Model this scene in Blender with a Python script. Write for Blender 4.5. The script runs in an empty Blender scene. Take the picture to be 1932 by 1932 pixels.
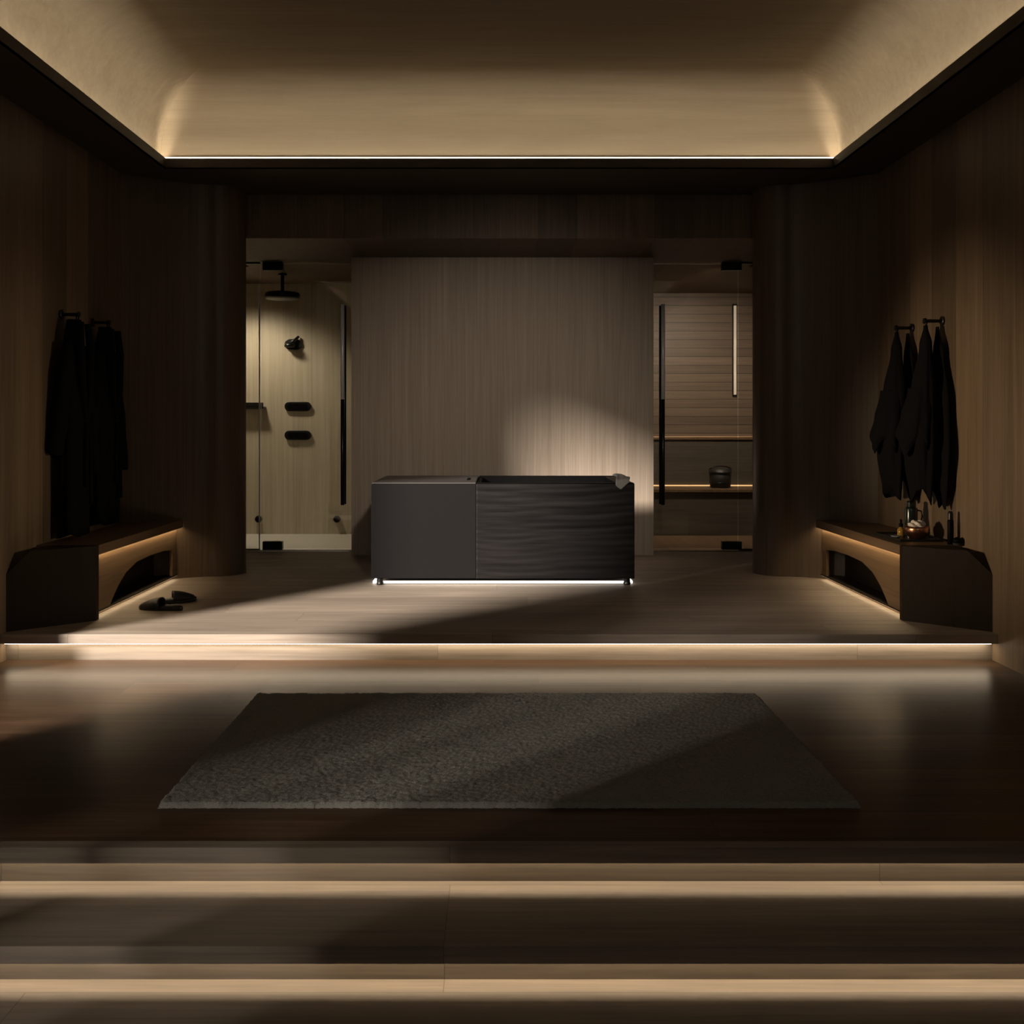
import bpy, bmesh, math, random
from mathutils import Vector
random.seed(7)
S = bpy.context.scene
COL = S.collection

# ---------------------------------------------------------------- camera
# x to the right, y into the room, z up; z = 0 is the top of the raised platform
cam_d = bpy.data.cameras.new('camera'); cam = bpy.data.objects.new('camera', cam_d); COL.objects.link(cam)
cam.location = (0, 0, 1.09); cam.rotation_euler = (math.radians(90), 0, 0)
cam_d.sensor_width = 36; cam_d.lens = 1800 / 1932 * 36
cam_d.shift_x = (966 - 942) / 1932; cam_d.shift_y = -(966 - 800) / 1932
cam_d.clip_start = .02
S.camera = cam
# ---------------------------------------------------------------- world, exposure
w = bpy.data.worlds.new('world'); S.world = w; w.use_nodes = True
w.node_tree.nodes['Background'].inputs[0].default_value = (.5, .45, .4, 1)
w.node_tree.nodes['Background'].inputs[1].default_value = 0.0
S.view_settings.view_transform = 'Standard'; S.view_settings.look = 'None'
S.view_settings.gamma = 1; S.view_settings.use_curve_mapping = False
S.view_settings.exposure = 0.0

def aim(o, target):
    d = Vector(target) - o.location
    o.rotation_euler = d.to_track_quat('-Z', 'Y').to_euler()
def spot(name, loc, target, power, size, blend, radius, color):
    l = bpy.data.lights.new(name, 'SPOT'); l.energy = power; l.spot_size = math.radians(size)
    l.spot_blend = blend; l.shadow_soft_size = radius; l.color = color
    o = bpy.data.objects.new(name, l); COL.objects.link(o); o.location = loc; aim(o, target); return o
def area(name, loc, target, power, sx, sy, color):
    l = bpy.data.lights.new(name, 'AREA'); l.shape = 'RECTANGLE'; l.size = sx; l.size_y = sy
    l.energy = power; l.color = color
    o = bpy.data.objects.new(name, l); COL.objects.link(o); o.location = loc; aim(o, target); return o
# low light falling in through the slot window in the left wall
sl = bpy.data.lights.new('window_sun', 'SUN'); sl.energy = 11.5; sl.angle = math.radians(9); sl.color = (1.0, .89, .78)
so = bpy.data.objects.new('window_sun', sl); COL.objects.link(so); so.location = (-6, 0, 3)
so.rotation_euler = Vector((.9, 1.0, -.37 * 1.345)).to_track_quat('-Z', 'Y').to_euler()
# shower and sauna ceiling lamps, then unseen fills added to brighten the room
spot('shower_lamp', (-2.55, 8.75, 2.44), (-2.15, 9.42, .25), 95, 110, .7, .14, (1.0, .86, .66))
spot('sauna_lamp', (1.9, 8.45, 2.44), (2.1, 9.95, .75), 140, 120, .9, .08, (1.0, .84, .68))
spot('wall_fill', (-2.45, 4.6, .95), (2.6, 5.40, .92), 480, 30, 1.0, .1, (1.0, .76, .50))  # unseen fill added for the right wall, no fixture
spot('wall_fill', (2.45, 4.5, .95), (-2.6, 5.05, .80), 130, 32, 1.0, .1, (1.0, .76, .50))  # unseen fill added for the left wall, no fixture
spot('panel_fill', (0.4, 1.4, 2.4), (0.0, 7.93, .85), 270, 36, 1.0, .1, (1.0, .86, .70))  # added fill that brightens the pale partition, no fixture

area('entry_fill', (0, -1.2, 2.65), (0, 3.2, -.2), 9, 1.6, .8, (1.0, .95, .86))  # soft ambient fill added overhead behind the camera

# ---------------------------------------------------------------- materials
def nt(name):
    m = bpy.data.materials.new(name); m.use_nodes = True
    t = m.node_tree; return m, t, t.nodes, t.links, t.nodes['Principled BSDF']
def math_n(N, L, op, a, b=None, c=None):
    n = N.new('ShaderNodeMath'); n.operation = op
    for i, v in enumerate((a, b, c)):
        if v is None: continue
        if isinstance(v, (int, float)): n.inputs[i].default_value = v
        else: L.new(v, n.inputs[i])
    return n.outputs[0]
def plain(name, c, rough=.5, metal=0.0, bump=0.0, bscale=200, var=.12, spec=.5):
    m, t, N, L, P = nt(name)
    P.inputs['Roughness'].default_value = rough; P.inputs['Metallic'].default_value = metal
    P.inputs['Specular IOR Level'].default_value = spec
    tc = N.new('ShaderNodeTexCoord'); no = N.new('ShaderNodeTexNoise'); no.inputs['Scale'].default_value = bscale
    no.inputs['Detail'].default_value = 4
    L.new(tc.outputs['Object'], no.inputs['Vector'])
    mx = N.new('ShaderNodeMix'); mx.data_type = 'RGBA'
    mx.inputs['A'].default_value = tuple(x * (1 - var) for x in c) + (1,)
    mx.inputs['B'].default_value = tuple(min(1, x * (1 + var)) for x in c) + (1,)
    L.new(no.outputs['Fac'], mx.inputs['Factor']); L.new(mx.outputs['Result'], P.inputs['Base Color'])
    if bump:
        b = N.new('ShaderNodeBump'); b.inputs['Strength'].default_value = bump; b.inputs['Distance'].default_value = .004
        L.new(no.outputs['Fac'], b.inputs['Height']); L.new(b.outputs['Normal'], P.inputs['Normal'])
    return m
def wood(name, c1, c2, along='z', across='x', width=.25, length=None, rough=.5, tint=.25, seam=.5,
         fine=70, stretch=1.6, spec=.5, bump=.12, seam_w=.003):
    m, t, N, L, P = nt(name)
    P.inputs['Roughness'].default_value = rough; P.inputs['Specular IOR Level'].default_value = spec
    tc = N.new('ShaderNodeTexCoord'); sp = N.new('ShaderNodeSeparateXYZ'); L.new(tc.outputs['Object'], sp.inputs[0])
    ax = {'x': sp.outputs[0], 'y': sp.outputs[1], 'z': sp.outputs[2]}
    third = [k for k in 'xyz' if k not in (along, across)][0]
    u = math_n(N, L, 'DIVIDE', ax[across], width)
    idu = math_n(N, L, 'FLOOR', u); fu = math_n(N, L, 'FRACT', u)
    w1 = N.new('ShaderNodeTexWhiteNoise'); w1.noise_dimensions = '1D'; L.new(idu, w1.inputs['W'])
    seed = idu; fv = None
    if length:
        v = math_n(N, L, 'ADD', math_n(N, L, 'DIVIDE', ax[along], length), math_n(N, L, 'MULTIPLY', w1.outputs['Value'], 7.0))
        seed = math_n(N, L, 'ADD', idu, math_n(N, L, 'MULTIPLY', math_n(N, L, 'FLOOR', v), 17.37)); fv = math_n(N, L, 'FRACT', v)
    w2 = N.new('ShaderNodeTexWhiteNoise'); w2.noise_dimensions = '1D'; L.new(seed, w2.inputs['W'])
    off = math_n(N, L, 'MULTIPLY', w2.outputs['Value'], 37.0)
    def grain(fs, ss, detail, dist):
        cb = N.new('ShaderNodeCombineXYZ')
        L.new(math_n(N, L, 'MULTIPLY', ax[across], fs), cb.inputs[0])
        L.new(math_n(N, L, 'ADD', math_n(N, L, 'MULTIPLY', ax[along], ss), off), cb.inputs[1])
        L.new(math_n(N, L, 'MULTIPLY', ax[third], fs), cb.inputs[2])
        g = N.new('ShaderNodeTexNoise'); g.inputs['Scale'].default_value = 1; g.inputs['Detail'].default_value = detail
        g.inputs['Roughness'].default_value = .65; g.inputs['Distortion'].default_value = dist
        L.new(cb.outputs[0], g.inputs['Vector']); return g.outputs['Fac']
    g1 = grain(fine, stretch, 5, .4); g2 = grain(fine * .16, stretch * .5, 3, 1.2)
    g = math_n(N, L, 'ADD', math_n(N, L, 'MULTIPLY', g1, .55), math_n(N, L, 'MULTIPLY', g2, .45))
    mr = N.new('ShaderNodeMapRange'); mr.inputs[1].default_value = .34; mr.inputs[2].default_value = .66; L.new(g, mr.inputs[0])
    mx = N.new('ShaderNodeMix'); mx.data_type = 'RGBA'; mx.inputs['A'].default_value = tuple(c1) + (1,); mx.inputs['B'].default_value = tuple(c2) + (1,)
    L.new(mr.outputs[0], mx.inputs['Factor'])
    k = math_n(N, L, 'ADD', math_n(N, L, 'MULTIPLY', w2.outputs['Value'], 2 * tint), 1 - tint)
    if seam:
        s = math_n(N, L, 'LESS_THAN', fu, seam_w / width)
        if fv is not None: s = math_n(N, L, 'MAXIMUM', s, math_n(N, L, 'LESS_THAN', fv, seam_w / length))
        k = math_n(N, L, 'MULTIPLY', k, math_n(N, L, 'SUBTRACT', 1.0, math_n(N, L, 'MULTIPLY', s, seam)))
    vm = N.new('ShaderNodeVectorMath'); vm.operation = 'SCALE'; L.new(mx.outputs['Result'], vm.inputs[0]); L.new(k, vm.inputs['Scale'])
    L.new(vm.outputs[0], P.inputs['Base Color'])
    b = N.new('ShaderNodeBump'); b.inputs['Strength'].default_value = bump; b.inputs['Distance'].default_value = .003
    L.new(g, b.inputs['Height']); L.new(b.outputs['Normal'], P.inputs['Normal'])
    return m
def glow(name, c, strength):
    m, t, N, L, P = nt(name)
    P.inputs['Base Color'].default_value = tuple(c) + (1,); P.inputs['Emission Color'].default_value = tuple(c) + (1,)
    P.inputs['Emission Strength'].default_value = strength; return m
def glass(name, tint, gl=.06):
    m, t, N, L, P = nt(name); N.remove(P)
    o = N['Material Output']; tr = N.new('ShaderNodeBsdfTransparent'); tr.inputs[0].default_value = tuple(tint) + (1,)
    g = N.new('ShaderNodeBsdfGlossy'); g.inputs['Roughness'].default_value = .01
    lw = N.new('ShaderNodeFresnel'); lw.inputs['IOR'].default_value = 1.45
    mx = N.new('ShaderNodeMixShader'); L.new(lw.outputs[0], mx.inputs[0]); L.new(tr.outputs[0], mx.inputs[1]); L.new(g.outputs[0], mx.inputs[2])
    L.new(mx.outputs[0], o.inputs['Surface']); return m

WARM = (1.0, .74, .42)
M = {}
M['floor'] = wood('dark_oak_floor', (.040, .0225, .012), (.098, .057, .033), 'x', 'y', .19, 2.4, .29, .28, .6, 60, 1.4, spec=.10)
M['platform'] = wood('grey_oak_planks', (.23, .185, .145), (.40, .33, .265), 'x', 'y', .24, 2.2, .55, .12, .35, 60, 1.4)
M['tread'] = wood('smoked_oak_tread', (.11, .090, .070), (.20, .165, .128), 'x', 'y', .35, 2.6, .55, .2, .4, 60, 1.4)
M['riser'] = wood('grey_oak_riser', (.16, .13, .10), (.28, .23, .185), 'x', 'z', .24, 2.2, .55, .12, .35, 60, 1.4)
M['wall'] = wood('brown_oak_panelling', (.105, .072, .043), (.19, .135, .085), 'z', 'y', .30, None, .5, .22, .45, 75, 1.2)
M['header'] = wood('brown_oak_header', (.07, .046, .026), (.135, .09, .052), 'z', 'x', .29, None, .55, .30, .5, 75, 1.2)
M['column'] = wood('dark_oak_veneer', (.065, .042, .023), (.12, .08, .045), 'z', 'x', 9.0, None, .42, .0, 0, 90, 1.0)
M['panel'] = wood('pale_oak_veneer', (.27, .215, .165), (.43, .35, .275), 'z', 'x', 9.0, None, .55, 0, 0, 110, 1.1)
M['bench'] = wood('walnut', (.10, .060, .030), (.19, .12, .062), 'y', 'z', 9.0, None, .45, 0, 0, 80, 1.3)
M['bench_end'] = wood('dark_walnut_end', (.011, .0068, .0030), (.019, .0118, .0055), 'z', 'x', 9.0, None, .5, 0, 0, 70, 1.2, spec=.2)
M['ceil'] = wood('oak_ceiling', (.26, .21, .15), (.33, .27, .195), 'x', 'y', 9.0, None, .8, 0, 0, 25, 1.0, spec=.2, bump=.0)
M['soffit'] = wood('black_oak_soffit', (.035, .026, .014), (.06, .045, .025), 'x', 'y', 9.0, None, .6, 0, 0, 60, 1.2)
M['shower'] = wood('shower_oak', (.38, .325, .235), (.54, .47, .36), 'z', 'x', .9265, None, .5, .05, .35, 90, 1.0)
M['shower_floor'] = plain('pale_stone', (.55, .52, .46), .45, 0, .1, 30)
M['sauna'] = wood('sauna_boards', (.12, .090, .064), (.22, .168, .120), 'x', 'z', .09, None, .5, .2, .7, 80, 1.2, seam_w=.006)
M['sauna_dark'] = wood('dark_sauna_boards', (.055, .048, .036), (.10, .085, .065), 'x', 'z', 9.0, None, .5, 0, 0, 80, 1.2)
M['rug'] = plain('charcoal_rug', (.225, .22, .195), .95, 0, .6, 260, .45, .1)
M['tub'] = plain('graphite_panel', (.0095, .0086, .0088), .5, 0, .05, 300, .06, .08)
M['lid'] = plain('grey_lid', (.05, .047, .045), .35, 0, .02, 120, .06)
M['black'] = plain('matte_black', (.003, .003, .003), .5, 0, .02, 100, .1, .05)
M['water'] = plain('black_water', (.002, .002, .003), .06, 0, .1, 9)
M['burnt'] = wood('charred_boards', (.0055, .0049, .0049), (.0175, .0158, .0156), 'x', 'z', 9.0, None, .42, 0, 0, 55, 1.8, bump=.6, spec=.10)
M['metal'] = plain('black_metal', (.010, .010, .010), .32, .2, .0, 60)
M['highlight'] = plain('pale_highlight', (.78, .78, .80), .32, .15, .0, 60)  # pale colour standing for the bright highlight on the handles
M['robe'] = plain('black_terry', (.0055, .0052, .006), .95, 0, .7, 350, .3, .1)
M['towel'] = plain('black_towel', (.0055, .0052, .0056), .95, 0, .7, 350, .3, .1)
M['slipper'] = plain('black_leather', (.008, .007, .006), .5, 0, .2, 120)
M['tray'] = plain('dark_tray', (.012, .013, .010), .3, 0, 0, 60)
M['flask'] = plain('green_black_enamel', (.012, .020, .017), .16, 0, 0, 60)
M['copper'] = plain('copper', (.62, .30, .17), .28, 1.0, .1, 40)
M['cloth'] = plain('white_cloth', (.72, .66, .60), .9, 0, .6, 120)
M['amber'] = plain('amber_glass', (.32, .19, .035), .12, 0, 0, 60)
M['dish'] = plain('slate_dish', (.16, .19, .20), .35, 0, .1, 60)
M['bristle'] = plain('dark_bristle', (.02, .016, .012), .8, 0, .8, 200)
M['bucket'] = plain('black_bucket', (.020, .019, .017), .5, 0, .1, 60)
M['wash'] = plain('grey_washcloth', (.16, .155, .14), .9, 0, .6, 300)
M['glass'] = glass('shower_glass', (.94, .94, .92))
M['glass_dark'] = glass('sauna_glass', (.86, .84, .81))
M['edge'] = plain('polished_glass_edge', (.85, .86, .84), .3, 0, 0, 50)
M['led_cove'] = glow('led_cove', (1, .86, .65), 48.0)
M['glow_line'] = glow('glow_line', (1, .90, .72), 1.3)  # emission standing for strip glow on the cove wall
M['led_step'] = glow('led_step', (1, .80, .56), 27)
M['led_platform'] = glow('led_platform', (1, .82, .58), 10.5)
M['led_bench'] = glow('led_bench', (1, .76, .46), 20.0)
M['led_base'] = glow('led_base', (1, .80, .52), 2.5)
M['led_tub'] = glow('led_tub', (1, .97, .92), 1.2)
M['led_sauna'] = glow('led_sauna', (1, .62, .30), 1.2)
M['bar_glow'] = glow('bar_glow', (1, .90, .76), .12)

# ---------------------------------------------------------------- helpers
def box(bm, x0, x1, y0, y1, z0, z1):
    v = [bm.verts.new(p) for p in ((x0,y0,z0),(x1,y0,z0),(x1,y1,z0),(x0,y1,z0),(x0,y0,z1),(x1,y0,z1),(x1,y1,z1),(x0,y1,z1))]
    for f in ((0,3,2,1),(4,5,6,7),(0,1,5,4),(1,2,6,5),(2,3,7,6),(3,0,4,7)): bm.faces.new([v[i] for i in f])
def bar(bm, x0, x1, y0, y1, z0, z1, step=.12):
    # long thin box divided along its length, so that its light is sampled evenly
    ax = 0 if x1 - x0 >= y1 - y0 else 1
    a, b = (x0, x1) if ax == 0 else (y0, y1); n = max(1, int((b - a) / step)); R = []
    for i in range(n + 1):
        t = a + (b - a) * i / n
        R.append([(t, y0, z0), (t, y1, z0), (t, y1, z1), (t, y0, z1)] if ax == 0 else [(x0, t, z0), (x1, t, z0), (x1, t, z1), (x0, t, z1)])
    rings(bm, R)
def prism(bm, poly, vec):
    a = [bm.verts.new(p) for p in poly]; b = [bm.verts.new(Vector(p) + Vector(vec)) for p in poly]
    bm.faces.new(a); bm.faces.new(b[::-1]); n = len(a)
    for i in range(n): bm.faces.new((a[i], b[i], b[(i+1) % n], a[(i+1) % n]))
def rings(bm, R, cap=True, closed=True):
    V = [[bm.verts.new(p) for p in r] for r in R]; n = len(V[0])
    for a, b in zip(V, V[1:]):
        for i in range(n if closed else n - 1):
            bm.faces.new((a[i], a[(i+1) % n], b[(i+1) % n], b[i]))
    if cap: bm.faces.new(V[0][::-1]); bm.faces.new(V[-1])
def lathe(bm, prof, c=(0,0,0), n=32, cap=True):
    rings(bm, [[(c[0] + r*math.cos(2*math.pi*i/n), c[1] + r*math.sin(2*math.pi*i/n), c[2] + z) for i in range(n)] for r, z in prof], cap)
def tube(bm, pts, r, n=12):
    P = [Vector(p) for p in pts]; R = []
    for i, p in enumerate(P):
        d = (P[min(i+1, len(P)-1)] - P[max(i-1, 0)]).normalized()
        up = Vector((0,0,1)) if abs(d.z) < .9 else Vector((0,1,0))
        a = d.cross(up).normalized(); b = d.cross(a)
        rr = r[i] if isinstance(r, (list, tuple)) else r
        R.append([p + a*rr*math.cos(2*math.pi*k/n) + b*rr*math.sin(2*math.pi*k/n) for k in range(n)])
    rings(bm, R)
def obj(name, bm, m, parent=None, smooth=False, bevel=0, sub=0, solid=0):
    bmesh.ops.recalc_face_normals(bm, faces=bm.faces)
    me = bpy.data.meshes.new(name); bm.to_mesh(me); bm.free()
    me.materials.append(M[m] if isinstance(m, str) else m)
    if smooth: me.polygons.foreach_set('use_smooth', [True] * len(me.polygons))
    o = bpy.data.objects.new(name, me); COL.objects.link(o)
    if solid:
        k = o.modifiers.new('solid', 'SOLIDIFY'); k.thickness = solid; k.offset = 0
    if bevel:
        k = o.modifiers.new('bevel', 'BEVEL'); k.width = bevel; k.segments = 2; k.limit_method = 'ANGLE'
    if sub:
        k = o.modifiers.new('sub', 'SUBSURF'); k.levels = sub; k.render_levels = sub
    if parent:
        o.parent = parent; o.matrix_parent_inverse.identity()
        o.location = -parent.location          # geometry is written in room coordinates
    return o
def bx(name, m, dims, parent=None, bevel=0):
    bm = bmesh.new(); box(bm, *dims); return obj(name, bm, m, parent, bevel=bevel)
def tag(o, label, cat, group=None, kind=None):
    o['label'] = label; o['category'] = cat
    if group: o['group'] = group
    if kind: o['kind'] = kind
    return o
def thing(name, label, cat, loc, group=None, kind=None):
    o = bpy.data.objects.new(name, None); COL.objects.link(o); o.location = loc; o.empty_display_size = .1
    return tag(o, label, cat, group, kind)
def struct(o, label, cat): return tag(o, label, cat, kind='structure')
def label(o, text): o['label'] = text; return o

WX = 2.585            # side walls
PF = 4.945            # platform front edge
# ---------------------------------------------------------------- structure
struct(bx('floor', 'floor', (-4.2, WX + .2, 2.83, 5.2, -.30, -.147)), 'dark glossy wooden floor under the rug, below the platform', 'floor')
bm = bmesh.new()
box(bm, -WX, WX, PF, 8.3, -.05, 0)
plat = obj('platform', bm, 'platform', bevel=.003); bx('riser', 'riser', (-WX, WX, 5.002, 8.3, -.16, -.05), plat)
struct(plat, 'raised grey oak platform floor carrying the black tub and the benches', 'platform')
def step(y, z, yb, h, nm, lab):
    bm = bmesh.new()                     # nosing with a light slot along its underside, riser set back
    box(bm, -WX, WX, y, yb, z-.018, z); box(bm, -WX, WX, y, y+.010, z-.046, z-.018)
    box(bm, -WX, WX, y+.038, yb, z-h, z-.018)
    return struct(obj(nm, bm, 'tread'), lab, 'step')
step(2.786, -.147, 2.83, .116, 'step_edge', 'upper of the two lit stair edges, along the rug floor')
step(2.472, -.263, 2.824, .108, 'stair_step', 'wide dark wooden stair tread below the rug floor, in the foreground')
bm = bmesh.new(); box(bm, -WX, WX, -3, 2.51, -.47, -.371)
struct(obj('floor_entry', bm, 'tread'), 'lowest dark wooden floor along the bottom edge of the photo', 'floor')

# side walls, back room walls
def wall(name, boxes, m, lab):
    bm = bmesh.new()
    for b in boxes: box(bm, *b)
    return struct(obj(name, bm, m), lab, 'wall')
O0, O1, OZ0, OZ1 = 3.00, 4.56, -.12, 2.72       # slot window in the left wall, out of frame
SL = [(.38, .51), (.82, .97), (1.38, 1.50)]      # unseen slits added to throw streaks of light across the rug
SLITS = []; y = -3
for a, b in SL: SLITS.append((-WX-.08, -WX, y, a, -.5, 2.80)); SLITS.append((-WX-.08, -WX, a, b, 2.6, 2.80)); SLITS.append((-WX-.08, -WX, a, b, -.5, .05)); y = b
SLITS.append((-WX-.08, -WX, y, O0, -.5, 2.80))
wall('wall_left', [*SLITS, (-WX-.08, -WX, O1, 8.3, -.5, 2.80),
                   (-WX-.08, -WX, O0, O1, -.5, OZ0), (-WX-.08, -WX, O0, O1, OZ1, 2.80)], 'wall', 'brown oak panelled wall behind the long black robes')
wall('wall_right', [(WX, WX+.08, -3, 8.3, -.5, 2.80)], 'wall', 'brown oak panelled wall behind the two black towels')
wall('wall_front', [(-WX-.1, WX+.1, -3.1, -3, -.5, 2.80)], 'wall', 'brown oak panelled wall behind the viewer')
# cove ceiling
LX, LY0, LY1 = 2.23, -1.5, 6.38
bm = bmesh.new()
for b in ((-WX-.1, -LX, -3.1, 8.3), (LX, WX+.1, -3.1, 8.3), (-LX, LX, -3.1, LY0), (-LX, LX, LY1, 8.3)): box(bm, *b, 2.80, 2.805)
for b in ((-LX-.015, -LX, LY0-.015, LY1+.015), (LX, LX+.015, LY0-.015, LY1+.015), (-LX, LX, LY0-.015, LY0), (-LX, LX, LY1, LY1+.015)): box(bm, *b, 2.80, 2.867)
struct(obj('trim_1', bm, 'soffit'), 'black lowered soffit ring with a thin lip around the lit ceiling cove', 'ceiling border')
CW, R = .055, .46
prof = [(0, 2.8051), (0, 2.90)] + [(R*(1-math.cos(a)), 2.90 + R*math.sin(a)) for a in [math.pi/2*k/24 for k in range(1, 25)]]
bm = bmesh.new()
def corners(d):
    X = LX + CW - d; Y0 = LY0 - CW + d; Y1 = LY1 + CW - d
    return [(-X, Y0), (X, Y0), (X, Y1), (-X, Y1)]
for q in range(4):                                   # four vaulted runs, mitred at the corners
    G = []
    for d, z in prof:
        (xa, ya), (xb, yb) = corners(d)[q], corners(d)[(q+1) % 4]
        G.append([bm.verts.new((xa + (xb-xa)*i/40, ya + (yb-ya)*i/40, z)) for i in range(41)])
    for a, b in zip(G, G[1:]):
        for i in range(40): bm.faces.new((a[i+1], a[i], b[i], b[i+1]))
cs = corners(prof[-1][0])
G = [[bm.verts.new((cs[0][0] + (cs[1][0]-cs[0][0])*i/30, cs[0][1] + (cs[2][1]-cs[0][1])*j/40, prof[-1][1])) for i in range(31)] for j in range(41)]
for j in range(40):
    for i in range(30): bm.faces.new((G[j][i], G[j+1][i], G[j+1][i+1], G[j][i+1]))
o = obj('ceiling', bm, 'ceil', smooth=True); struct(o, 'vaulted oak ceiling lit along its curved edges', 'ceiling')
bm = bmesh.new(); X = LX + CW - .006; a, b = LY0 - CW + .006, LY1 + CW - .006; t = .024; z0, z1 = 2.816, 2.818
bar(bm, -X, -X+t, a, b, z0, z1); bar(bm, X-t, X, a, b, z0, z1); bar(bm, -X+t, X-t, b-t, b, z0, z1); bar(bm, -X+t, X-t, a, a+t, z0, z1)
tag(obj('cove_light', bm, 'led_cove'), 'warm glowing light strip running around the ceiling cove', 'light strip')

bm = bmesh.new(); X = LX + CW - .001; a, b = LY0 - CW + .001, LY1 + CW - .001; t = .003; z0, z1 = 2.882, 2.889
bar(bm, -X, -X+t, a, b, z0, z1); bar(bm, X-t, X, a, b, z0, z1); bar(bm, -X+t, X-t, b-t, b, z0, z1); bar(bm, -X+t, X-t, a, a+t, z0, z1)
tag(obj('glow_line', bm, 'glow_line'), 'added bright line standing for strip glow, tracing the ceiling cove just above its lip', 'light strip')  # added emitter draws the strip's glow as a crisp line

# columns with rounded inner corner
def column(s, lab):
    pts = [(2.60, 6.50), (2.35, 6.69), (2.16, 6.79)]
    c = (2.05, 7.01); r = .195
    for k in range(11):
        a = math.radians(278 - k * 9.3); pts.append((c[0] + r*math.cos(a), c[1] + r*math.sin(a)))
    pts += [(1.92, 7.2), (2.46, 8.6), (2.60, 8.6)]
    bm = bmesh.new(); prism(bm, [(s*x, y, 0) for x, y in pts], (0, 0, 2.80))
    o = obj('column', bm, 'column', smooth=True); o.modifiers.new('es', 'EDGE_SPLIT').split_angle = math.radians(32)
    return struct(o, lab, 'column')
column(-1, 'dark oak rounded column on the shower side'); column(1, 'dark oak rounded column on the sauna side')
struct(bx('trim_2', 'header', (-2.2, 2.2, 7.115, 8.40, 2.475, 2.80)), 'dark oak header beam above the pale partition and glass doors', 'beam')
struct(bx('wall_partition', 'panel', (-1.229, 1.282, 7.93, 9.40, 0, 2.475)), 'pale oak partition wall standing behind the black tub', 'wall')

# ---------------------------------------------------------------- shower
wall('wall_shower', [(-2.95, -WX, 8.2, 8.3, -.02, 2.8), (-2.95, -1.229, 9.42, 9.50, -.02, 2.55), (-2.95, -2.87, 8.2, 9.42, -.02, 2.55)], 'shower', 'pale wood back wall of the lit shower')
struct(bx('ceiling_shower', 'header', (-2.95, -1.229, 8.40, 9.5, 2.475, 2.52)), 'brown wooden ceiling of the shower', 'ceiling')
bm = bmesh.new(); box(bm, -2.95, -1.229, 8.24, 9.42, -.05, .004); box(bm, -2.95, -1.229, 8.14, 8.24, -.05, .012)
struct(obj('floor_shower', bm, 'shower_floor'), 'pale stone shower floor behind the glass', 'floor')
def glass_door(name, x0, x1, m, lab, hx, gx):
    t = thing(name, lab, 'door', ((x0+x1)/2, 8.18, 0), kind='structure')
    bx('door_glass', m, (x0, x1, 8.175, 8.185, .03, 2.462), t)
    for z in (2.405, .015):
        bx('hinge', 'metal', (hx-.085, hx+.085, 8.155, 8.205, z, z+.07), t, bevel=.004)
    bm = bmesh.new(); tube(bm, [(gx, 8.13, .40), (gx, 8.13, 1.30)], .016, 16)
    h = obj('handle', bm, 'metal', t, smooth=True)
    bm = bmesh.new(); tube(bm, [(gx, 8.13, 1.30), (gx, 8.13, 2.11)], .0165, 16); k = obj('handle_highlight', bm, 'highlight', h, smooth=True); k.location = (0, 0, 0); label(k, 'upper half of the handle, pale for its highlight')  # highlight painted by a pale upper half
    bm = bmesh.new(); tube(bm, [(gx, 8.235, .40), (gx, 8.235, 2.11)], .016, 16)
    label(obj('inner_handle', bm, 'metal', t, smooth=True), 'black inner pull bar')
    for z in (.55, 1.95):
        bm = bmesh.new(); tube(bm, [(gx, 8.146, z), (gx, 8.176, z)], .009); obj('handle_bracket', bm, 'metal', h).location = (0, 0, 0)
    return t
glass_door('door_1', -2.04, -1.25, 'glass', 'clear frameless shower door with black hinges and long bar handle', -1.94, -1.336)
glass_door('door_2', 1.30, 2.04, 'glass_dark', 'tinted frameless sauna door with black hinges and long bar handle', 1.99, 1.395)
for nm, x0, x1, ex, m, lab in (('window_1', -2.40, -2.052, -2.056, 'glass', 'narrow fixed glass pane beside the shower door'),
                               ('window_2', 2.052, 2.40, 2.056, 'glass_dark', 'narrow fixed glass pane beside the sauna door')):
    t = thing(nm, lab, 'glass pane', ((x0+x1)/2, 8.18, 0), kind='structure')
    bx('pane', m, (x0, x1, 8.175, 8.185, .02, 2.47), t)
    bx('glass_edge', 'edge' if m == 'glass' else 'metal', (ex-.004, ex+.004, 8.17, 8.19, .02, 2.29 if m == 'glass' else .03), t)
    bx('channel', 'metal', (x0, x1, 8.165, 8.195, .004, .02), t)
    bx('channel', 'metal', (x0, x1, 8.165, 8.195, 2.462, 2.475), t)
def pill(bm, cx, cz, w_, h_, y0, y1):
    P = []
    for k in range(13):
        a = math.pi/2 + math.pi*k/12; P.append((cx - w_/2 + h_/2 + h_/2*math.cos(a), cz + h_/2*math.sin(a)))
    for k in range(13):
        a = -math.pi/2 + math.pi*k/12; P.append((cx + w_/2 - h_/2 + h_/2*math.cos(a), cz + h_/2*math.sin(a)))
    prism(bm, [(x, y0, z) for x, z in P], (0, y1 - y0, 0))
for z, lab in ((1.263, 'black oblong body jet, upper of the pair on the shower wall'), (.98, 'black oblong body jet, lower of the pair on the shower wall')):
    t = thing('body_jet', lab, 'shower jet', (-1.984, 9.42, z), 'body jets on the shower wall')
    bm = bmesh.new(); pill(bm, -1.984, z, .262, .092, 9.385, 9.419); obj('jet_plate', bm, 'metal', t, bevel=.006)
    bm = bmesh.new(); pill(bm, -1.984, z, .20, .05, 9.376, 9.386); obj('jet_face', bm, 'black', t)
t = thing('rain_shower', 'round black rain shower head hanging from the shower ceiling', 'shower', (-1.995, 8.78, 2.475))
bm = bmesh.new(); lathe(bm, [(.05, 0), (.15, .004), (.158, .015), (.16, .045), (.15, .062), (.05, .07)], (-1.995, 8.78, 2.235), 40); obj('shower_head', bm, 'metal', t, smooth=True)
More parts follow.
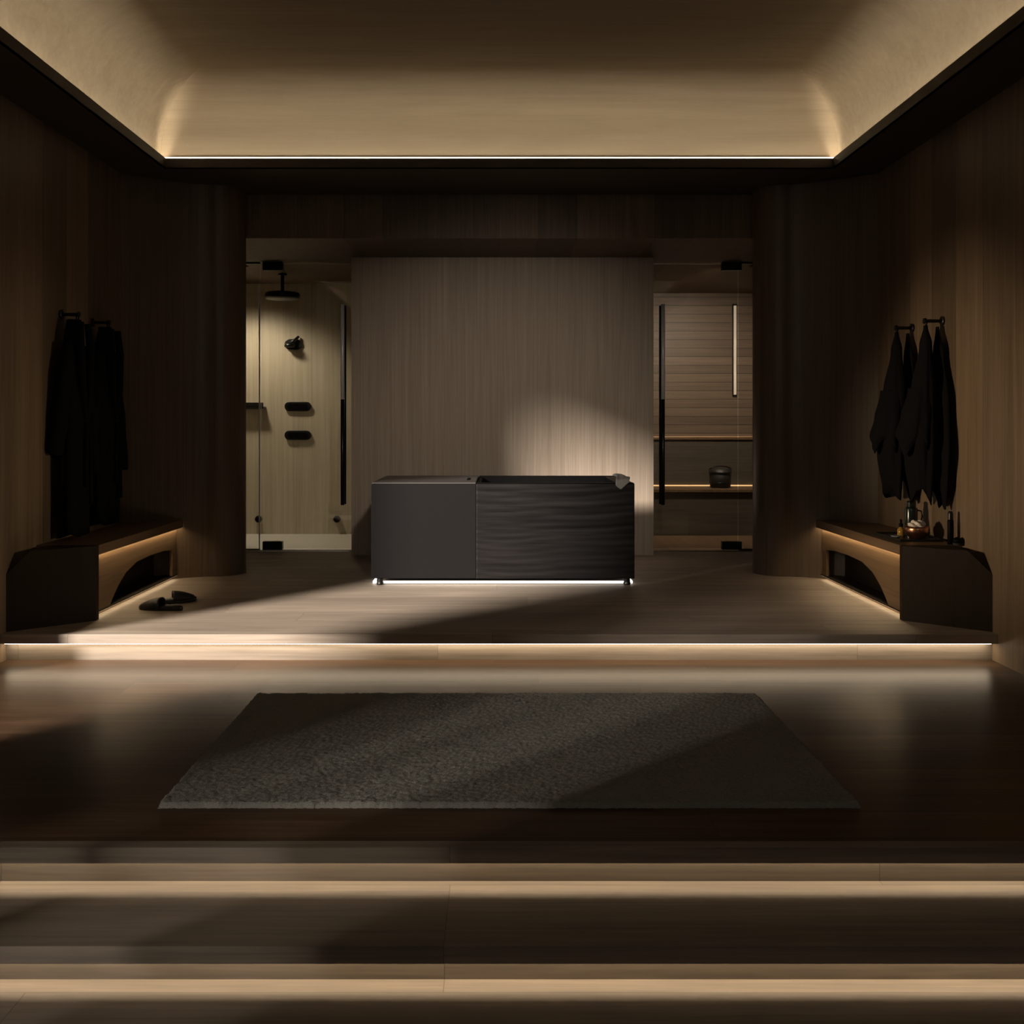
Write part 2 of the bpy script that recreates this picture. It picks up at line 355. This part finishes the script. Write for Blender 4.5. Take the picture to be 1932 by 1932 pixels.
bm = bmesh.new(); tube(bm, [(-1.995, 8.78, 2.30), (-1.995, 8.78, 2.47)], .017); obj('ceiling_arm', bm, 'metal', t, smooth=True)
bm = bmesh.new(); lathe(bm, [(.04, 0), (.04, .012), (.02, .016)], (-1.995, 8.78, 2.457), 24); obj('ceiling_rose', bm, 'metal', t)
t = thing('hand_shower', 'small black hand shower on its wall bracket below the rain head', 'hand shower', (-2.026, 9.42, 1.886))
bm = bmesh.new(); pill(bm, -2.03, 1.875, .17, .105, 9.39, 9.419); obj('wall_plate', bm, 'metal', t, bevel=.006)
bm = bmesh.new(); lathe(bm, [(.01, -.03), (.05, -.028), (.055, -.01), (.04, .015), (.015, .02)], (-2.05, 9.34, 1.87), 28); obj('spray_face', bm, 'metal', t, smooth=True)
bm = bmesh.new(); tube(bm, [(-2.05, 9.35, 1.88), (-2.01, 9.36, 1.91), (-1.975, 9.39, 1.95)], [.018, .015, .013]); obj('handle', bm, 'metal', t, smooth=True)
t = thing('shower_shelf', 'short black shelf on the shower wall beside the column', 'shelf', (-2.40, 9.36, 1.26))
bx('shelf_plate', 'metal', (-2.52, -2.30, 9.30, 9.419, 1.24, 1.262), t, bevel=.004)
bx('shelf_rail', 'metal', (-2.52, -2.30, 9.296, 9.306, 1.262, 1.30), t, bevel=.003)
for x, lab in ((-2.372, 'small round black jet low on the shower wall by the column'), (-1.60, 'small round black jet low on the shower wall by the partition')):
    t = thing('round_jet', lab, 'shower jet', (x, 9.42, .153), 'round jets low on the shower wall')
    bm = bmesh.new(); tube(bm, [(x, 9.419, .153), (x, 9.39, .153)], [.034, .034], 24); obj('jet_collar', bm, 'metal', t)
    bm = bmesh.new(); tube(bm, [(x, 9.39, .153), (x, 9.372, .153), (x, 9.362, .153)], [.028, .028, .02], 24); obj('jet_nozzle', bm, 'black', t)

# ---------------------------------------------------------------- sauna
wall('wall_sauna', [(WX, 2.95, 8.2, 8.3, -.02, 2.8), (1.282, 2.95, 10.10, 10.18, -.02, 2.55), (2.87, 2.95, 8.2, 10.1, -.02, 2.55), (1.18, 1.282, 9.40, 10.1, 0, 2.475)], 'sauna', 'brown boarded wall inside the sauna')
struct(bx('ceiling_sauna', 'header', (1.282, 2.95, 8.40, 10.18, 2.475, 2.52)), 'brown wooden ceiling of the sauna', 'ceiling')
struct(bx('floor_sauna', 'bench', (1.282, 2.95, 8.14, 9.28, -.05, .006)), 'warm brown wooden sauna floor behind the tinted glass', 'floor')
t = thing('sauna_bench', 'lower dark wooden sauna bench behind the tinted glass, carrying the bucket', 'bench', (2.07, 9.6, 0))
bx('seat', 'bench', (1.285, 2.865, 9.27, 9.735, .425, .455), t, bevel=.003)
bx('seat_front', 'sauna_dark', (1.285, 2.865, 9.30, 9.33, .006, .425), t)
u = thing('sauna_upper_bench', 'upper tier of the dark wooden sauna seating along the back wall', 'bench', (2.07, 9.9, 0))
bx('upper_seat', 'bench', (1.285, 2.865, 9.72, 10.095, .93, .955), u, bevel=.003)
bx('upper_front', 'sauna_dark', (1.285, 2.865, 9.74, 9.77, 0, .93), u)
bx('light_strip', 'led_sauna', (1.285, 2.865, 9.725, 9.738, .458, .468), u)
bx('wall_light_strip', 'led_sauna', (1.285, 2.865, 10.09, 10.097, .9555, .957), u)
t = thing('water_bucket', 'dark round water bucket standing on the lower sauna bench', 'bucket', (2.205, 9.52, .455))
bm = bmesh.new(); lathe(bm, [(.085, 0), (.10, .01), (.112, .185), (.104, .185), (.09, .02), (.02, .015)], (2.205, 9.52, .455), 32); obj('bucket_body', bm, 'bucket', t, smooth=True)
for z in (.04, .14):
    bm = bmesh.new(); lathe(bm, [(.1045 + z*.055, z), (.1075 + z*.055, z+.003), (.1075 + z*.055, z+.015), (.1045 + z*.055, z+.018)], (2.205, 9.52, .455), 32, False); obj('hoop', bm, 'metal', t)
bm = bmesh.new(); tube(bm, [(2.205 + .112*math.cos(a), 9.52, .63 + .04*math.sin(a)) for a in [math.pi*k/10 for k in range(11)]], .006); obj('bucket_handle', bm, 'metal', t, smooth=True)
t = thing('glow_bar', 'slim vertical glowing bar on the sauna back wall', 'wall light', (2.49, 10.09, 1.9))
bx('mount', 'metal', (2.465, 2.515, 10.085, 10.099, 1.38, 2.36), t); bx('glow_face', 'bar_glow', (2.476, 2.504, 10.068, 10.085, 1.40, 2.34), t, bevel=.004)  # slim bar glows faintly to draw a bright vertical streak

# ---------------------------------------------------------------- platform and step lights
def strip(m, y0, y1, z, lab, x0=-WX+.015, x1=WX-.03):
    bm = bmesh.new(); bar(bm, x0, x1, y0, y1, z-.003, z)
    return tag(obj('led_strip', bm, m), lab, 'light strip')
strip('led_platform', 4.955, 5.0, -.0505, 'bright warm light strip under the platform edge')
strip('led_step', 2.809, 2.8235, -.1655, 'warm light strip in the slot under the upper stair edge', -WX+.01)
strip('led_step', 2.495, 2.5095, -.2815, 'warm light strip in the slot under the lower stair edge', -WX+.01)

# ---------------------------------------------------------------- rug
NX, NY = 340, 190
X0, X1, Y0, Y1 = -1.10, 1.165, 3.07, 4.33
bm = bmesh.new(); G = []
for j in range(NY + 1):
    row = []
    for i in range(NX + 1):
        e = i in (0, NX) or j in (0, NY)
        jx, jy = random.uniform(-.003, .003), random.uniform(-.003, .003)
        row.append(bm.verts.new((X0 + (X1-X0)*i/NX + jx, Y0 + (Y1-Y0)*j/NY + jy, -.1465 if e else -.130 + random.uniform(-.0035, .0035))))
    G.append(row)
for j in range(NY):
    for i in range(NX): bm.faces.new((G[j][i], G[j][i+1], G[j+1][i+1], G[j+1][i]))
tag(obj('rug', bm, 'rug', smooth=True), 'large charcoal grey short pile rug on the dark floor', 'rug')

# ---------------------------------------------------------------- benches
def bench(s, lab):
    t = thing('bench', lab, 'bench', (s*2.4, 6.0, 0), 'benches along the side walls')
    xf, xw = 2.235, 2.583
    def Q(x, y, z): return (s*x, y, z)
    ex = lambda x: 5.29 - (x - xf) / (xw - xf) * .29       # the end panel runs aslant towards the viewer
    poly = [(xf, 0), (xf, .414), (2.494, .414), (xw, .302), (xw, 0)]
    bm = bmesh.new()
    f = [bm.verts.new(Q(x, ex(x), z)) for x, z in poly]; b = [bm.verts.new(Q(x, 5.325, z)) for x, z in poly]
    bm.faces.new(f); bm.faces.new(b[::-1])
    for i in range(5): bm.faces.new((f[i], b[i], b[(i+1) % 5], f[(i+1) % 5]))
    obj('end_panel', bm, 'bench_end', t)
    back = lambda x: 6.735 - (x - 2.235) * .68          # far end follows the column face
    def block(nm, m, x0, x1, z0, z1, y0=5.325):
        bm = bmesh.new(); prism(bm, [Q(x0, y0, z0), Q(x1, y0, z0), Q(x1, back(x1), z0), Q(x0, back(x0), z0)], (0, 0, z1 - z0))
        return obj(nm, bm, m, t)
    block('seat', 'bench', xf, xw, .372, .414)
    block('seat_lip', 'bench', xf, 2.2395, .360, .372)
    fe = back(2.29)
    shade_arch = [(5.325,.035), (5.56,.035), (5.60,.07), (5.68,.13), (5.80,.190), (5.97,.229), (6.2,.237), (6.45,.232), (6.62,.215), (6.62,.035), (fe,.035), (fe,.370), (5.325,.370)]  # cut out in the shape of the shadow on the bench front
    bm = bmesh.new(); prism(bm, [Q(2.268, y, z) for y, z in shade_arch], (s*.02, 0, 0)); obj('front_panel', bm, 'bench', t)
    block('back_panel', 'bench_end', 2.40, 2.42, .035, .370)  # dark wood deepens the shade inside the arched cut
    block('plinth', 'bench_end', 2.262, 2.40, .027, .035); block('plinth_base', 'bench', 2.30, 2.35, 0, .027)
    label(block('light_strip', 'led_base', 2.268, 2.298, .024, .0265, 5.33), 'glowing strip at the foot of the bench')
    label(block('light_strip', 'led_bench', 2.241, 2.262, .369, .3715, 5.33), 'glowing strip under the seat lip')
    return t
bench(-1, 'long low walnut bench under the long black robes, glowing under its lip')
bench(1, 'long low walnut bench under the two black towels, glowing under its lip')

# ---------------------------------------------------------------- tub
t = thing('plunge_tub', 'black rectangular plunge tub on the platform with glowing base', 'bathtub', (.02, 6.9, 0))
TX0, TX1, TY0, TY1, TZ = -.87, .917, 6.475, 7.33, .694
JX = -.155
bm = bmesh.new()
box(bm, JX, TX1, TY0+.02, TY0+.07, .045, TZ-.012); box(bm, JX, TX1, TY1-.05, TY1, .045, TZ); box(bm, TX1-.11, TX1, TY0+.07, TY1-.05, .045, TZ-.004)
box(bm, JX, JX+.03, TY0+.07, TY1-.05, .045, TZ-.01); box(bm, TX0+.02, TX1-.02, TY0+.03, TY1-.03, .04, .06)
obj('tub_shell', bm, 'black', t, bevel=.006)
bx('water', 'water', (JX+.03, TX1-.11, TY0+.07, TY1-.05, .50, .60), t)
bx('equipment_box', 'tub', (TX0, JX-.003, TY0, TY1, .042, TZ-.014), t, bevel=.004)
lid = bx('lid', 'lid', (TX0+.004, JX-.004, TY0+.006, TY1, TZ-.013, TZ), t, bevel=.004)
bx('control_panel', 'black', (JX-.075, JX-.055, TY0+.25, TY0+.5, TZ, TZ+.003), lid).location = (0, 0, 0)
# wavy charred front: a displaced grid with soft horizontal ripples
bm = bmesh.new(); G = []
nx, nz = 130, 120
def ripple(x, z):
    return (.0013*math.sin(z*62 + 2.4*math.sin(x*2.6 + .6) + .9*math.sin(x*6.1 + z*9)) * (.5 + .5*math.sin(x*2.3 + z*11 + 1))
            + .0007*math.sin(z*137 + 1.3*math.sin(x*9 + z*4) + 2.6*math.sin(x*4.3 + 1)))
for j in range(nz + 1):
    row = []
    for i in range(nx + 1):
        x = JX - .002 + (TX1 - JX + .002)*i/nx; z = .042 + (TZ - .042 - .012)*j/nz
        row.append(bm.verts.new((x, TY0 + .006 + ripple(x, z), z)))
    G.append(row)
for j in range(nz):
    for i in range(nx): bm.faces.new((G[j][i], G[j][i+1], G[j+1][i+1], G[j+1][i]))
o = obj('charred_front', bm, 'burnt', t, smooth=True); k = o.modifiers.new('solid', 'SOLIDIFY'); k.thickness = .012; k.offset = -1
label(o, 'rippled charred wood front')
bx('front_rim', 'black', (JX+.002, TX1, TY0+.004, TY0+.07, TZ-.018, TZ-.004), t, bevel=.004)
bm = bmesh.new()
bar(bm, TX0+.01, TX1-.01, TY0+.012, TY0+.02, .006, .023); bar(bm, TX0+.01, TX1-.01, TY1-.02, TY1-.012, .006, .023)
bar(bm, TX0+.01, TX0+.018, TY0+.02, TY1-.02, .006, .023); bar(bm, TX1-.018, TX1-.01, TY0+.02, TY1-.02, .006, .023)
label(obj('light_strip', bm, 'led_tub', t), 'white glowing strip under the tub')
for x in (TX0+.06, TX1-.05):
    for y in (TY0+.035, TY1-.05):
        bm = bmesh.new(); lathe(bm, [(.022, 0), (.026, .008), (.022, .02), (.02, .042)], (x, y - (.03 if y < 7 else 0), 0), 20); obj('foot', bm, 'metal', t)
# folded washcloth on the corner of the rim
bm = bmesh.new(); G = []
for j in range(17):
    row = []
    for i in range(13):
        u, v = i/12, j/16
        x = .80 + .095*u + .012*math.sin(v*5); y = 6.76 - .285*min(v/.8, 1)
        z = TZ + .022 + .007*math.sin(u*5 + v*4) + .003*math.sin(u*11 + v*3) + .012*math.exp(-((u-.5)**2*14 + (v-.25)**2*10))
        z = TZ + .008 + (z - TZ) * (1 - .55*v)
        if v > .8: z -= (v-.8)/.2*.070*(1-abs(u-.40)*1.25); y -= .012*(v-.8)/.2
        row.append(bm.verts.new((x, y, z)))
    G.append(row)
for j in range(16):
    for i in range(12): bm.faces.new((G[j][i], G[j][i+1], G[j+1][i+1], G[j+1][i]))
tag(obj('washcloth', bm, 'wash', smooth=True, solid=.014, sub=1), 'crumpled grey washcloth draped over the far right corner of the tub rim', 'cloth')

# ---------------------------------------------------------------- hooks, robes and towels
def hook(s, y, z, lab, group):
    t = thing('wall_hook', lab, 'hook', (s*WX, y, z), group)
    bm = bmesh.new(); tube(bm, [(s*(WX-.001), y, z), (s*(WX-.010), y, z), (s*(WX-.014), y, z)], [.026, .026, .020], 24); obj('rosette', bm, 'metal', t)
    bm = bmesh.new(); tube(bm, [(s*(WX-.012), y, z), (s*(WX-.06), y, z), (s*(WX-.098), y, z), (s*(WX-.108), y, z)], [.010, .010, .011, .016], 16); obj('peg', bm, 'metal', t, smooth=True)
    bm = bmesh.new(); tube(bm, [(s*(WX-.106), y, z), (s*(WX-.114), y, z)], [.017, .016], 16); obj('peg_tip', bm, 'metal', t)
def lobe(bm, keys, n=44, folds=6, amp=.22, ph=0.0, hem=.02, hemf=2):
    # keys: (z, cx, cy, hx, hy); folds deepen towards the hem
    Z = [k[0] for k in keys]; R = []
    m = 40
    for j in range(m + 1):
        f = j / m; z = Z[0] + (Z[-1] - Z[0]) * f
        for a, b in zip(keys, keys[1:]):
            if b[0] <= z <= a[0] or b is keys[-1]:
                if b[0] <= z + 1e-9: u = (a[0] - z) / (a[0] - b[0]); break
        u = max(0, min(1, u)); u = u*u*(3-2*u)
        cx, cy, hx, hy = [a[i] + (b[i] - a[i]) * u for i in range(1, 5)]
        row = []
        for i in range(n):
            th = 2*math.pi*i/n
            k = 1 + amp * (.25 + .75*f) * (.7*math.sin(folds*th + ph + 1.5*f) + .3*math.sin((folds*2+1)*th + ph*2 - f*2))
            row.append((cx + hx*k*math.cos(th), cy + hy*k*math.sin(th), z + hem*f*f*math.sin(hemf*th + ph)))
        R.append(row)
    rings(bm, R)
H = [(5.556, 1.69), (5.96, 1.69)]
def towel(y, dx, lab, ph):
    t = thing('towel', lab, 'towel', (2.47, y, 1.68), 'black towels on the right wall hooks')
    bm = bmesh.new()
    lobe(bm, [(1.664, 2.483, y, .010, .016), (1.55, 2.478, y-.01, .026, .060), (1.30, 2.463, y-.015, .048, .115), (1.0, 2.448, y-.01, .064, .145), (.92, 2.450, y, .060, .14), (.67, 2.462, y+.01, .040, .10)], ph=ph, folds=5, amp=.16, hem=.05)
    obj('front_fall', bm, 'towel', t, smooth=True)
    bm = bmesh.new()
    lobe(bm, [(1.655, 2.548, y-.008, .008, .014), (1.5, 2.548, y-.02, .017, .06), (1.2, 2.538, y-.04, .032, .12), (.95, 2.533, y-.05, .036, .14), (.78, 2.538, y-.05, .030, .11), (.64, 2.550, y-.06, .014, .05)], ph=ph+2, folds=5, amp=.14, hem=.04)
    obj('rear_fall', bm, 'towel', t, smooth=True)
    bm = bmesh.new()
    lobe(bm, [(1.30, 2.448, y+.0, .050, .11), (1.12, 2.432, y+.0, .066, .14), (.985, 2.425, y+.02, .076, .155), (.955, 2.428, y+.02, .066, .145)], ph=ph+1, folds=5, amp=.16, hem=.055, hemf=3)
    obj('folded_layer', bm, 'towel', t, smooth=True)
    bm = bmesh.new(); tube(bm, [(2.483, y, 1.655), (2.483, y-.018, 1.678), (2.485, y, 1.703), (2.487, y+.018, 1.68), (2.484, y, 1.657)], .004, 8); obj('hanging_loop', bm, 'towel', t)
    return t
hook(1, H[0][0], H[0][1], 'black wall peg holding the nearer towel', 'towel pegs on the right wall')
hook(1, H[1][0], H[1][1], 'black wall peg holding the farther towel beside the column', 'towel pegs on the right wall')
towel(H[0][0], 0, 'black towel hanging on the nearer peg above the bottles', .3)
towel(H[1][0], 0, 'black towel hanging on the farther peg, next to the column', 1.4)

def robe(y, zt, lab, ph, zb, near):
    t = thing('bathrobe', lab, 'bathrobe', (-2.48, y, zt), 'black robes on the left wall hooks')
    bm = bmesh.new()
    lobe(bm, [(zt-.01, -2.505, y, .040, .030), (zt-.10, -2.505, y, .046, .085), (zt-.28, -2.505, y, .054, .125), (1.2, -2.500, y, .060, .135), (.9, -2.500, y, .064, .14), (zb, -2.502, y, .062, .14)], ph=ph, folds=6, amp=.13, hem=.02 if near else .045, hemf=4)
    obj('body', bm, 'robe', t, smooth=True)
    for k in (-1, 1):
        bm = bmesh.new(); e = .92 if k < 0 else .80
        lobe(bm, [(zt-.16, -2.500, y+k*.09, .030, .035), (1.35, -2.505 + k*.01, y+k*.125, .044, .046), (1.1, -2.505 + k*.025, y+k*.145, .048, .048), (e+.02, -2.51+k*.04, y+k*.155, .050, .048), (e, -2.51+k*.04, y+k*.155, .044, .044)], ph=ph+k, folds=4, amp=.10, hem=.01)
        obj('sleeve', bm, 'robe', t, smooth=True)
    bm = bmesh.new(); tube(bm, [(-2.445, y-.05, zt-.03), (-2.437, y-.07, zt-.18), (-2.432, y-.05, zt-.4), (-2.430, y-.01, 1.12)], [.020, .024, .022, .012], 10)
    tube(bm, [(-2.445, y+.05, zt-.03), (-2.437, y+.07, zt-.18), (-2.432, y+.05, zt-.4), (-2.430, y+.01, 1.12)], [.020, .024, .022, .012], 10)
    obj('collar', bm, 'robe', t, smooth=True)
    bm = bmesh.new()
    for q, l in ((-.02, .72), (.03, .62)): tube(bm, [(-2.428, y+q*.3, 1.10), (-2.420, y+q, 1.0), (-2.424, y+q*1.3, (1.0+l)/2), (-2.420, y+q*1.2, l)], [.012, .013, .012, .013], 8)
    obj('belt', bm, 'towel', t, smooth=True)
    bm = bmesh.new(); tube(bm, [(-2.485, y-.012, zt-.015), (-2.485, y-.016, zt+.012), (-2.485, y, zt+.026), (-2.485, y+.016, zt+.012), (-2.485, y+.012, zt-.015)], .004, 8); obj('hanging_loop', bm, 'robe', t)
    return t
hook(-1, 5.62, 1.735, 'black wall peg holding the nearer robe', 'robe pegs on the left wall')
hook(-1, 6.06, 1.735, 'black wall peg holding the farther robe beside the column', 'robe pegs on the left wall')
robe(5.62, 1.715, 'long black bathrobe on the nearer peg, its hem reaching the bench', .5, .45, True)
robe(6.06, 1.715, 'black bathrobe on the farther peg, hem hanging above the bench', 1.9, .50, False)

# ---------------------------------------------------------------- slippers
def slipper(cx, cy, cz, rz, tilt, roll, lab):
    t = thing('slipper', lab, 'slipper', (cx, cy, cz), 'slippers by the left bench')
    L_, W_ = .27, .095
    def outline(k=1.0):
        P = []
        for i in range(28):
            a = 2*math.pi*i/28; x = math.cos(a)*L_/2
            wv = W_/2*(.86 + .16*math.cos(a + .2)) * math.copysign(abs(math.sin(a))**.75, math.sin(a))
            P.append((x*k, wv*k))
        return P
    O = outline()
    bm = bmesh.new(); rings(bm, [[(x*.97, y*.97, 0) for x, y in O], [(x, y, .006) for x, y in O], [(x, y, .020) for x, y in O], [(x*.95, y*.94, .026) for x, y in O]])
    so = obj('sole', bm, 'slipper', None, smooth=True); so.parent = t
    bm = bmesh.new(); R = []
    for i in range(11):
        u = i/10; x = -.005 + .125*u; hw = W_/2*(1.0 - .42*u**2.2); hh = .055*(1 - u**1.7*.72)
        R.append([(x, hw*1.02*math.cos(math.pi*k/16), .016 + hh*math.sin(math.pi*k/16)**.8 if 0 < k < 16 else .016) for k in range(17)])
    rings(bm, R, cap=False, closed=False)
    up = obj('upper', bm, 'slipper', None, smooth=True, solid=.005); up.parent = t
    t.rotation_euler = (roll, tilt, rz); return t
slipper(-1.985, 5.60, 0, math.radians(172), 0, 0, 'black slipper lying flat on the platform by the left bench')
slipper(-1.985, 5.815, .001, math.radians(24), math.radians(-3), math.radians(0), 'black slipper lying crosswise beside its pair on the platform')

# ---------------------------------------------------------------- things on the right bench
BZ = .414
t = thing('tray', 'flat dark tray on the right bench under the flask and bowl', 'tray', (2.43, 5.64, BZ))
bm = bmesh.new(); box(bm, 2.30, 2.55, 5.47, 5.86, BZ, BZ+.006); obj('tray_base', bm, 'tray', t, bevel=.002)
bm = bmesh.new()
for b in ((2.30,2.55,5.47,5.476), (2.30,2.55,5.854,5.86), (2.30,2.306,5.476,5.854), (2.544,2.55,5.476,5.854)): box(bm, *b, BZ+.006, BZ+.014)
obj('tray_rim', bm, 'tray', t)
TZ2 = BZ + .006
t = thing('flask', 'tall dark green flask standing at the back of the tray', 'bottle', (2.487, 5.76, TZ2))
bm = bmesh.new(); lathe(bm, [(.033, 0), (.036, .004), (.036, .155), (.033, .165), (.026, .170)], (2.487, 5.76, TZ2), 32); obj('flask_body', bm, 'flask', t, smooth=True, bevel=.002)
bm = bmesh.new(); lathe(bm, [(.026, .170), (.027, .172), (.027, .20), (.022, .205)], (2.487, 5.76, TZ2), 32); obj('flask_cap', bm, 'flask', t, bevel=.002)
bm = bmesh.new(); tube(bm, [(2.520, 5.75, TZ2+.150), (2.541, 5.745, TZ2+.146), (2.547, 5.744, TZ2+.115), (2.540, 5.745, TZ2+.085), (2.520, 5.75, TZ2+.08)], .005, 10); obj('flask_handle', bm, 'flask', t, smooth=True)
t = thing('copper_bowl', 'small round copper bowl on the tray holding a white cloth', 'bowl', (2.447, 5.585, TZ2))
bm = bmesh.new(); lathe(bm, [(.03, 0), (.048, .010), (.066, .034), (.068, .058), (.064, .073), (.060, .073), (.062, .056), (.058, .036), (.04, .016), (.01, .012)], (2.447, 5.585, TZ2), 40); obj('bowl_body', bm, 'copper', t, smooth=True)
bm = bmesh.new(); bmesh.ops.create_icosphere(bm, subdivisions=4, radius=1)
for v in bm.verts:
    p = v.co.copy(); k = 1 + .14*math.sin(p.x*7 + p.z*5) + .10*math.sin(p.y*9 - p.z*6 + 1)
    v.co = Vector((2.442 + p.x*.043*k, 5.582 + p.y*.042*k, TZ2 + .076 + p.z*.030*k))
tag(obj('white_cloth', bm, 'cloth', smooth=True), 'small crumpled white cloth tucked in the copper bowl', 'cloth')
t = thing('dropper_bottle', 'small amber dropper bottle on the tray left of the flask', 'bottle', (2.400, 5.70, TZ2))
bm = bmesh.new(); lathe(bm, [(.018, 0), (.021, .003), (.021, .040), (.010, .052), (.009, .058)], (2.400, 5.70, TZ2), 24); obj('bottle_body', bm, 'amber', t, smooth=True)
bm = bmesh.new(); lathe(bm, [(.011, .056), (.012, .058), (.012, .074), (.006, .078), (.007, .096), (.003, .102)], (2.400, 5.70, TZ2), 20); obj('dropper_cap', bm, 'black', t)
t = thing('soap_dish', 'tiny slate blue dish at the front corner of the tray', 'dish', (2.337, 5.62, TZ2))
bm = bmesh.new(); lathe(bm, [(.018, 0), (.026, .006), (.030, .014), (.027, .014), (.018, .007), (.004, .005)], (2.337, 5.62, TZ2), 28); obj('dish_body', bm, 'dish', t, smooth=True)
t = thing('slim_bottle', 'slim tall black bottle standing alone near the bench end', 'bottle', (2.54, 5.355, BZ))
bm = bmesh.new(); lathe(bm, [(.014, 0), (.0165, .003), (.0165, .13), (.0135, .138)], (2.535, 5.36, BZ), 24); obj('bottle_body', bm, 'black', t, smooth=True)
bm = bmesh.new(); lathe(bm, [(.0135, .138), (.0140, .14), (.0135, .175), (.009, .186)], (2.535, 5.36, BZ), 24); obj('bottle_cap', bm, 'metal', t)
t = thing('body_brush', 'small dark round brush lying at the bench end by the slim bottle', 'brush', (2.555, 5.33, BZ))
bm = bmesh.new(); lathe(bm, [(.010, 0), (.024, .001), (.026, .012), (.024, .014)], (2.556, 5.32, BZ), 24); obj('bristles', bm, 'bristle', t)
bm = bmesh.new(); lathe(bm, [(.025, .014), (.0275, .016), (.0265, .030), (.016, .042), (.003, .046)], (2.556, 5.32, BZ), 24); obj('brush_back', bm, 'black', t, smooth=True)
